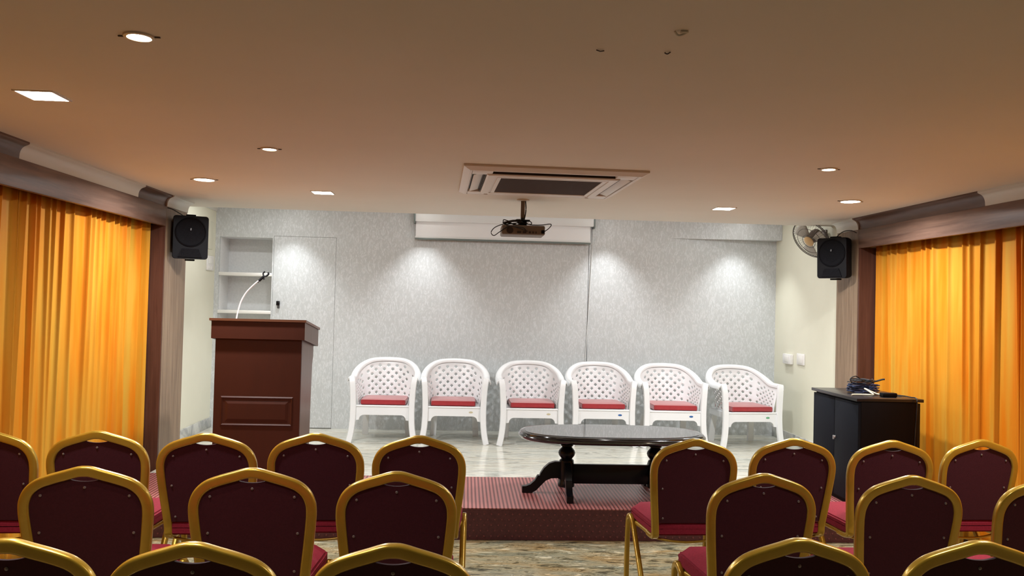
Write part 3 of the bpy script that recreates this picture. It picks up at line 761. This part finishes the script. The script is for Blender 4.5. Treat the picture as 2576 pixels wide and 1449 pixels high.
# ------------------------------------------------------------------ wall speakers
def speaker(loc, rz, tilt, label, bracket_to):
    r = empty('wall_speaker', loc, rz); r.rotation_euler = (tilt, 0, rz); tag(r, label, 'speaker', 'black wall speakers')
    w, h, d_ = .125, .163, .11
    # cabinet: front full size, tapering to the rear, soft corners (front faces -y)
    secs = [(-d_*.55, .97), (-d_*.5, 1.0), (-d_*.1, 1.0), (d_*.35, .93), (d_*.8, .74), (d_*.92, .66)]
    rr = rrect(2*w, 2*h, .022, 5); n_ = len(rr); vs = []; fs = []
    for y, k in secs: vs += [(x*k, y, z*(k*.5+.5)) for x, z in rr]
    for k in range(len(secs)-1):
        for i in range(n_): fs.append((k*n_+i, k*n_+(i+1) % n_, (k+1)*n_+(i+1) % n_, (k+1)*n_+i))
    fs += [tuple(range(n_)), tuple((len(secs)-1)*n_+i for i in range(n_))]
    MB().add(vs, fs).build('cabinet', M['black_plastic'], r, 50)
    y = -d_*.55
    MB().lathe([(.112, -.001), (.112, -.006), (.104, -.010), (.100, -.004), (.06, .0005)], 40, (0, y, .040), 'y').build('woofer_grille', M['speaker_grille'], r)
    MB().prism([(-.085, -.150), (.085, -.150), (.060, -.085), (-.060, -.085)], 'y', y-.008, y-.0005).build('horn', M['speaker_grille'], r, 0)
    MB().prism([(-.004, .052), (.004, .052), (.007, .066), (0, .072), (-.006, .062)], 'y', y-.012, y-.009).build('badge', M['grey_badge'], r, 0)
    MB().lathe([(.0045, 0), (.0045, -.004)], 10, (.095, y, .0), 'y').build('indicator', M['grey_badge'], r)
    b = MB().box(-.035, .035, -.02, .04, h+.001, h+.012, .004).box(-.035, .035, -.02, .04, -h-.014, -h-.001, .004)
    b.build('yoke', M['black_plastic'], r)
    # bracket back to the pilaster, drawn in the speaker's own frame
    R = (Matrix.Translation(loc) @ Matrix.Rotation(rz, 4, 'Z') @ Matrix.Rotation(tilt, 4, 'X')).inverted()
    p0 = R @ Vector(bracket_to); inw = R.to_3x3() @ Vector((1 if bracket_to[0] < 0 else -1, 0, 0))
    mb = MB().tube([p0 + inw*.004, p0 + inw*.03, Vector((0, .07, .03))], .014, 10)
    mb.build('mount_arm', M['black_plastic'], r)
    pl = MB().box(-.009, .009, -.045, .045, -.13, .13, .003).xf(R @ Matrix.Translation(Vector(bracket_to)) )
    pl.build('wall_plate', M['black_plastic'], r)
    return r
speaker((-2.10, 6.17, 1.915), math.radians(20), math.radians(2), 'black loudspeaker high on the left pilaster', (-2.230, 6.25, 1.93))
speaker((2.975, 6.26, 1.907), math.radians(-52), math.radians(2), 'black loudspeaker high on the right pilaster, before the fan', (3.090, 6.30, 1.93))
o = MB().tube(catmull([(-2.235, 6.055, 2.125), (-2.20, 6.06, 2.115), (-2.17, 6.10, 2.095), (-2.15, 6.18, 2.075), (-2.14, 6.24, 2.06)], 6), .0035, 7).build('speaker_cable', M['cable']); tag(o, 'short black cable from the pelmet to the left loudspeaker', 'cable')
o = MB().tube(catmull([(3.095, 6.15, 2.105), (3.06, 6.17, 2.125), (3.01, 6.20, 2.118), (2.985, 6.25, 2.085), (2.98, 6.27, 2.06)], 6), .0035, 7).build('speaker_cable', M['cable']); tag(o, 'black cable looping from the pelmet to the right loudspeaker', 'cable')

# ------------------------------------------------------------------ wall fan
Fn = empty('wall_fan', (3.045, 6.86, 2.114)); tag(Fn, 'round wire-caged wall fan behind the right loudspeaker', 'fan')
nrm = Vector((-.757, -.323, -.57)).normalized()
Fq = nrm.to_track_quat('Z', 'Y').to_matrix().to_4x4()
RF = .186
cg = MB()
for rr_, hh in ((RF, 0), (RF, .012), (RF*.66, .034), (RF*.34, .044)):
    cg.tube([(rr_*math.cos(2*PI*k/40), rr_*math.sin(2*PI*k/40), hh) for k in range(40)], .0022 if rr_ < RF else .0035, 6, (0, 0, 1), True)
for k in range(48):
    a = 2*PI*k/48; c_, s_ = math.cos(a), math.sin(a)
    cg.tube([(c_*.05, s_*.05, .046), (c_*RF*.5, s_*RF*.5, .042), (c_*RF*.85, s_*RF*.85, .026), (c_*RF, s_*RF, .006), (c_*RF*.9, s_*RF*.9, -.03), (c_*RF*.5, s_*RF*.5, -.05)], .0009, 4, (0, 0, 1))
o = cg.xf(Fq).build('cage', M['fan_metal'], Fn)
MB().lathe([(.046, .038), (.048, .046), (.036, .054), (.01, .057)], 24).xf(Fq).build('hub', M['fan_hub'], Fn)['label'] = 'amber hub cap'
for k in range(3):
    bl = MB(); vs = []; fs = []
    for i in range(7):
        for j in range(7):
            r_ = .03 + .135*i/6; a = (j/6-.5)*(1.15 - .25*abs(i/6-.55)) + k*2*PI/3
            vs.append((r_*math.cos(a), r_*math.sin(a), .012 + .022*(j/6-.5)))
    for i in range(6):
        for j in range(6): fs.append((i*7+j, i*7+j+1, (i+1)*7+j+1, (i+1)*7+j))
    b = bl.add(vs, fs).xf(Fq).build('blade', M['fan_blade'], Fn, 180)
    b.modifiers.new('thickness', 'SOLIDIFY').thickness = .0015
MB().lathe([(.035, .02), (.052, -.03), (.058, -.05), (.054, -.085), (.03, -.10)], 24).xf(Fq).build('motor', M['fan_body'], Fn)
wm = Vector((3.178, 6.90, 2.13)) - Fn.location
MB().tube([Fq @ Vector((0, 0, -.06)), wm], .016, 10).box(wm.x-.012, wm.x, wm.y-.05, wm.y+.05, wm.z-.07, wm.z+.07, .004).build('wall_mount', M['fan_body'], Fn)

# ------------------------------------------------------------------ switch plates
def plate(name, x, inward, y0, y1, z0, z1, label, rock, thick=.012):
    p = empty(name, (x, (y0+y1)/2, (z0+z1)/2)); tag(p, label, 'switch', 'switch plates on the stage side walls')
    hy, hz = (y1-y0)/2, (z1-z0)/2
    xa, xb = sorted((inward*.0006, inward*thick))
    MB().box(xa, xb, -hy, hy, -hz, hz, .003).build('plate', M['plate'], p)
    xa, xb = sorted((inward*thick, inward*(thick+.004)))
    for (a, b, c_, d_) in rock: MB().box(xa, xb, a*hy, b*hy, c_*hz, d_*hz, .0015).build('rocker', M['white_paint'], p)
    return p
plate('switch_plate', WL, 1, 7.735, 7.935, 1.725, 1.865, 'tall white switch plate on the left cream wall', [(-.6, -.1, -.85, -.45), (.1, .6, -.85, -.45), (-.7, .7, -.1, .85)])
plate('switch_plate', WR, -1, 7.53, 7.72, .955, 1.05, 'white switch plate on the right wall, nearer the corner', [(-.5, .5, -.6, .6)], .03)
plate('switch_plate', WR, -1, 7.265, 7.43, .965, 1.07, 'blank white plate on the right wall, nearer the pilaster', [(-.75, .75, -.75, .75)])
struct(MB().box(WL, WL+.006, 7.55, 7.90, 1.93, 2.20, .002).build('trim_14', M['cream']), 'cream cover panel on the left stage wall above the switch')

# ------------------------------------------------------------------ projection screen
Sc = empty('projection_screen', (.375, 7.86, 2.1)); tag(Sc, 'white roller projection screen, rolled up high on the back wall', 'projection screen')
def lc(mb): return mb.xf(Matrix.Translation(-Sc.location))
lc(MB().box(-.517, 1.270, 7.905, 7.998, 2.268, 2.412, .006)).build('roller_case', M['screen_case'], Sc)
lc(MB().box(-.512, 1.240, 7.946, 7.952, 2.118, 2.272)).build('screen_cloth', M['screen_cloth'], Sc, 0)
lc(MB().box(-.518, 1.244, 7.942, 7.958, 2.108, 2.126, .004)).build('trim_bar', M['screen_case'], Sc)
b = lc(MB().box(-.518, 1.244, 7.940, 7.960, 2.090, 2.109, .004)).build('weight_bar', M['screen_bar'], Sc); b['label'] = 'dark grey weight bar'
for x in (-.524, 1.274):
    lc(MB().box(x-.008, x+.008, 7.900, 7.998, 2.250, 2.412, .003)).build('end_cap', M['screen_bar'], Sc)
lc(MB().tube(catmull([(1.276, 7.97, 2.26), (1.268, 7.98, 2.0), (1.252, 7.985, 1.6), (1.236, 7.99, 1.2), (1.222, 7.99, .915)], 8), .0042, 7)).build('pull_cord', M['screen_case'], Sc)['label'] = 'thin pale cord hanging down the wall'

# ------------------------------------------------------------------ projector
Pj = empty('ceiling_projector', (.392, 5.66, CZ)); tag(Pj, 'small white projector, shade-tinted grey-brown, on a ceiling pole with tangled cables', 'projector')
MB().lathe([(.045, -.0005), (.045, -.008), (.02, -.012)], 20).build('ceiling_flange', M['ceiling_trim'], Pj)
MB().box(-.014, .014, -.012, .012, -.145, -.008, .003).build('pole', M['projector'], Pj)
MB().lathe([(.012, -.132), (.014, -.14), (.012, -.15)], 12, (0, -.008, 0)).box(-.05, .05, -.05, .05, -.158, -.148, .003).box(-.03, .03, -.02, .02, -.192, -.155, .004).build('mount_plate', M['black_satin'], Pj)
bd = MB().box(-.153, .153, -.115, .115, -.262, -.194, .012, 3).build('body', M['projector'], Pj)
MB().lathe([(.024, 0), (.024, -.004), (.020, -.004)], 20, (-.095, -.1145, -.232), 'y').build('vent', M['projector_dark'], bd)
for x, w in ((-.03, .03), (.008, .025), (.045, .014), (.068, .010), (.09, .008)):
    MB().box(x-w/2, x+w/2, -.118, -.114, -.252, -.236, .001).build('port', M['projector_dark'], bd)
MB().box(.125, .150, -.120, -.113, -.250, -.226, .004).build('power_socket', M['black_plastic'], bd)
rnd = random.Random(5)
cb = MB()
cb.tube(catmull([(-.01, -.06, -.165), (-.07, -.08, -.168), (-.14, -.09, -.188), (-.20, -.10, -.215), (-.225, -.10, -.250), (-.205, -.10, -.272), (-.165, -.11, -.245), (-.10, -.125, -.205), (-.03, -.128, -.218), (.03, -.125, -.238)], 7), .0032, 7)
cb.tube(catmull([(.02, -.05, -.170), (.05, -.07, -.185), (.12, -.09, -.188), (.185, -.10, -.180), (.195, -.11, -.190), (.175, -.122, -.215), (.145, -.122, -.238)], 7), .0032, 7)
for q in range(4):
    pts = []
    for k in range(9):
        a = 2*PI*k/9 + q
        pts.append((-.075 + .065*math.cos(a) + rnd.uniform(-.012, .012), -.07 + .03*math.sin(a), -.172 - .012*math.sin(a) + rnd.uniform(-.012, .010)))
    cb.tube(catmull(pts, 5, True), .0036, 7, (0, 0, 1), True)
cb.tube(catmull([(.02, -.02, -.150), (.055, -.03, -.160), (.062, -.03, -.176), (.03, -.04, -.178), (-.02, -.05, -.165)], 6), .0036, 7)
cb.tube(catmull([(-.12, -.122, -.200), (-.06, -.126, -.207), (0, -.126, -.215), (.02, -.126, -.240)], 6), .0034, 7)
cb.tube(catmull([(.018, -.006, -.012), (.022, -.008, -.06), (.020, -.008, -.10), (.012, -.010, -.145)], 6), .0042, 7)
c = cb.build('cable_tangle', M['cable'], Pj); c['label'] = 'tangle of black cables'

# ------------------------------------------------------------------ ceiling cassette air conditioner
Ac = empty('cassette_air_conditioner', (.465, 4.79, CZ)); tag(Ac, 'square white cassette air conditioner set in the ceiling', 'air conditioner')
Ac.rotation_euler = (0, 0, math.radians(2.0))
h = .51; dz = -.030
def ring(a, za, b, zb_):
    A = [(-a, -a, za), (a, -a, za), (a, a, za), (-a, a, za)]; B = [(-b, -b, zb_), (b, -b, zb_), (b, b, zb_), (-b, b, zb_)]
    return A + B, [(i, (i+1) % 4, 4+(i+1) % 4, 4+i) for i in range(4)]
fr = MB()
fr.add(*ring(h, -.0005, h, -.012)); fr.add(*ring(h, -.012, .475, dz)); fr.add(*ring(.475, dz, .462, dz))
fr.add(*ring(.462, dz, .455, dz+.018)); fr.add(*ring(.455, dz+.018, .385, dz+.020)); fr.add(*ring(.385, dz+.020, .380, -.004))
for sx in (-1, 1):
    for sy in (-1, 1):
        fr.box(min(sx*.345, sx*.46), max(sx*.345, sx*.46), min(sy*.345, sy*.46), max(sy*.345, sy*.46), dz, dz+.02, .006)
fr.build('frame', M['ac_white'], Ac, 30)
for k in range(4):
    Rz = Matrix.Rotation(k*PI/2, 4, 'Z')
    MB().box(-.335, .335, -.452, -.388, dz+.016, dz+.0195).xf(Rz).build('air_slot', M['ac_dark'], Ac, 0)
    MB().box(-.345, .345, -.3845, -.3805, dz+.001, -.004).xf(Rz).build('slot_side_shade', M['ac_dark'], Ac, 0)
    if k == 0: continue
    lv = MB().box(-.325, .325, -.028, .028, -.002, .002, .0015).xf(Rz @ Matrix.Translation((0, -.422, dz+.008)) @ Matrix.Rotation(math.radians(16), 4, 'X'))
    lv.build('louver', M['ac_white'], Ac, 30)
ip = MB(); ip.add(*ring(.376, -.004, .376, dz-.002)); ip.add(*ring(.376, dz-.002, .366, dz-.008)); ip.add(*ring(.366, dz-.008, .325, dz-.008)); ip.add(*ring(.325, dz-.008, .322, dz-.003)); ip.add(*ring(.322, dz-.003, .316, dz-.003)); ip.add(*ring(.316, dz-.003, .313, dz-.008)); ip.add(*ring(.313, dz-.008, .292, dz-.008)); ip.add(*ring(.292, dz-.008, .290, dz+.004))
ip.build('intake_frame', M['ac_white'], Ac, 20)
gr = MB().box(-.292, .292, -.292, .292, dz+.001, dz+.006)
for k in range(36): y = -.285 + k*.57/35; gr.box(-.291, .291, y-.003, y+.003, dz-.005, dz+.001)
gr.build('intake_grille', M['ac_grille'], Ac, 0)['label'] = 'slatted intake grille, shade painted into its dark colour'

# ------------------------------------------------------------------ ceiling lamps
def area(name, loc, size, power, col, parent=None, shape='DISK', spread=160):
    l = bpy.data.lights.new(name, 'AREA'); l.shape = shape; l.size = size; l.energy = power; l.color = col; l.spread = math.radians(spread)
    o = bpy.data.objects.new(name, l); COL.objects.link(o); o.location = loc
    if parent: o.parent = parent
    return o
PW_ = 18.0
def lamp(kind, x, y, label, power, col=(.98, .99, 1), rz=0):
    name = {'square': 'square_downlight', 'round': 'round_downlight', 'spot': 'small_spotlight'}[kind]
    r = empty(name, (x, y, CZ), rz); tag(r, label, 'ceiling light', {'square': 'square ceiling lights', 'round': 'round ceiling lights', 'spot': 'small ceiling spots'}[kind])
    if kind == 'square':
        hw = .066
        m = MB(); m.add(*ring(hw+.009, -.0004, hw+.007, -.006)); m.add(*ring(hw+.007, -.006, hw, -.005)); m.add(*ring(hw, -.005, hw, -.0004)); m.build('trim_ring', M['ceiling_trim'], r, 0)
        MB().box(-hw+.0005, hw-.0005, -hw+.0005, hw-.0005, -.0045, -.001).build('lens', M['lamp_white'], r, 0)
    else:
        rr_ = .062 if kind == 'round' else .034
        MB().lathe([(rr_+.010, -.0004), (rr_+.009, -.005), (rr_, -.006), (rr_-.002, -.0004)], 32).build('trim_ring', M['ceiling_trim'], r)
        MB().lathe([(rr_-.003, -.0006), (rr_-.003, -.0045), (rr_-.010, -.006)], 32).build('lens', M['lamp_white' if kind == 'round' else 'lamp_warm'], r)
        for s in (-1, 1): MB().box(s*(rr_+.018)-.008, s*(rr_+.018)+.008, -.003, .003, -.004, -.0004, .001).build('spring_clip', M['clip'], r)
    area('lamp_light', (0, 0, -.012), .10 if kind != 'spot' else .05, power, col, r, 'SQUARE' if kind == 'square' else 'DISK', 166 if kind != 'spot' else 80)
    return r
lamp('square', -1.624, 3.105, 'bright square ceiling light at the far left, nearest the viewer', PW_*.75)
lamp('square', -1.017, 5.623, 'square ceiling light left of the air conditioner, near the stage', PW_*1.12)
lamp('square', 1.894, 5.781, 'square ceiling light right of the air conditioner, near the stage', PW_*1.12)
lamp('round', -1.688, 5.178, 'round ceiling light by the left pelmet', PW_)
lamp('round', 2.567, 5.196, 'round ceiling light by the right pelmet', PW_)
lamp('spot', -.964, 2.35, 'small warm spotlight at the upper left of the ceiling', 2.0, (1, .82, .55))
lamp('spot', -1.001, 4.04, 'small warm spotlight on the left, between the larger lights', 2.0, (1, .82, .55))
lamp('spot', 1.882, 4.05, 'small warm spotlight right of the air conditioner', 2.0, (1, .82, .55))
# the hall's other downlights, above and behind the viewer
for x, y, p_ in ((2.6, 3.1, PW_), (-.9, 1.84, PW_*.32), (1.35, 1.84, PW_*.32)):
    area('hall_light', (x, y, CZ-.012), .12, p_, (1, .98, .95), None, 'SQUARE', 150)
# wall-washing spots recessed above the stage, just behind the edge of the false ceiling
for x in (-1.72, -.43, 1.40, 2.72):
    r = empty('wall_washer', (x, 7.70, 2.42)); tag(r, 'recessed spot above the stage washing the back wall', 'ceiling light', 'wall-washing spots above the stage')
    MB().lathe([(.045, -.0004), (.044, -.006), (.034, -.007), (.033, -.0004)], 28).build('trim_ring', M['white_paint'], r)
    MB().lathe([(.032, -.0006), (.032, -.004), (.028, -.005)], 28).build('lens', M['lamp_white'], r)
    l = bpy.data.lights.new('wash_spot', 'SPOT'); l.energy = 25; l.color = (.98, .99, 1); l.spot_size = math.radians(84); l.spot_blend = .8; l.shadow_soft_size = .02
    o = bpy.data.objects.new('wash_spot', l); COL.objects.link(o); o.parent = r; o.location = (0, 0, -.03)

# two wide downlights recessed in the higher stage ceiling, out of sight behind the false ceiling
for x, lab in ((-1.95, 'wide recessed downlight above the stage by the niche'), (2.55, 'wide recessed downlight above the stage by the fan')):
    r = empty('stage_downlight', (x, 7.15, 2.42)); tag(r, lab, 'ceiling light', 'wide downlights above the stage')
    MB().lathe([(.072, -.0004), (.071, -.005), (.062, -.006), (.060, -.0004)], 28).build('trim_ring', M['white_paint'], r)
    MB().lathe([(.059, -.0006), (.059, -.004), (.052, -.005)], 28).build('lens', M['soft_glow'], r)
    area('stage_light', (0, 0, -.012), .10, 3.6 if x < 0 else 2.4, (.98, .99, 1), r, 'DISK', 180)
# fill light added unseen on the stage side of the false ceiling
cv = empty('hidden_fill_strip', (.4, EDGE+.012, 2.30)); tag(cv, 'added fill light hidden behind the edge of the false ceiling', 'ceiling light')
MB().box(-2.2, 2.2, -.011, .006, -.012, .012).build('strip', M['soft_glow'], cv, 0)
l = bpy.data.lights.new('hidden_fill_light', 'AREA'); l.shape = 'RECTANGLE'; l.size = 4.4; l.size_y = .03; l.energy = 3.0; l.color = (.97, .985, 1)
o = bpy.data.objects.new('hidden_fill_light', l); COL.objects.link(o); o.parent = cv; o.location = (0, .015, 0); o.rotation_euler = (math.radians(70), 0, 0)

# ------------------------------------------------------------------ marks on the ceiling
hk = MB().tube(catmull([(-.018, 0, -.002), (-.008, .006, -.010), (.006, .004, -.008), (.017, -.004, -.002)], 5), .003, 7).box(-.004, .016, -.008, .002, -.006, -.0006, .001).build('ceiling_flap', M['ceiling'], None, loc=(.564, 2.106, CZ)); tag(hk, 'peeling flap of plaster, largest of the three ceiling marks', 'ceiling mark', 'marks on the bare ceiling')
hk = MB().tube([(-.012, -.002, -.002), (0, 0, -.005), (.012, .003, -.002)], .0018, 6).build('ceiling_nick', M['clip'], None, loc=(.374, 2.291, CZ)); tag(hk, 'thin dark nick in the ceiling, leftmost of three marks', 'ceiling mark', 'marks on the bare ceiling')
hk = MB().tube(catmull([(-.008, .003, -.002), (0, .002, -.006), (.008, -.004, -.002)], 4), .002, 6).build('ceiling_nick', M['clip'], None, loc=(.571, 2.283, CZ)); tag(hk, 'short curved dark nick in the ceiling below the plaster flap', 'ceiling mark', 'marks on the bare ceiling')

# ------------------------------------------------------------------ world, camera, view
w = bpy.data.worlds.new('world'); S.world = w; w.use_nodes = True
w.node_tree.nodes['Background'].inputs[0].default_value = (.02, .02, .02, 1)
yaw, pit, rol = math.radians(3.323), math.radians(1.169), math.radians(1.425)
f = Vector((math.sin(yaw)*math.cos(pit), math.cos(yaw)*math.cos(pit), math.sin(pit)))
r0 = Vector((math.cos(yaw), -math.sin(yaw), 0)); u0 = r0.cross(f)
rx = r0*math.cos(rol) + u0*math.sin(rol); ux = -r0*math.sin(rol) + u0*math.cos(rol)
cam = bpy.data.cameras.new('camera'); co = bpy.data.objects.new('camera', cam); COL.objects.link(co)
mw = Matrix((rx, ux, -f)).transposed().to_4x4(); mw.translation = Vector((0, 0, 1.47)); co.matrix_world = mw
cam.sensor_fit = 'HORIZONTAL'; cam.sensor_width = 36; cam.lens = 36*2000/2576; cam.clip_start = .05
S.camera = co
S.view_settings.view_transform = 'Standard'; S.view_settings.look = 'None'; S.view_settings.gamma = 1; S.view_settings.use_curve_mapping = False
S.view_settings.exposure = .84
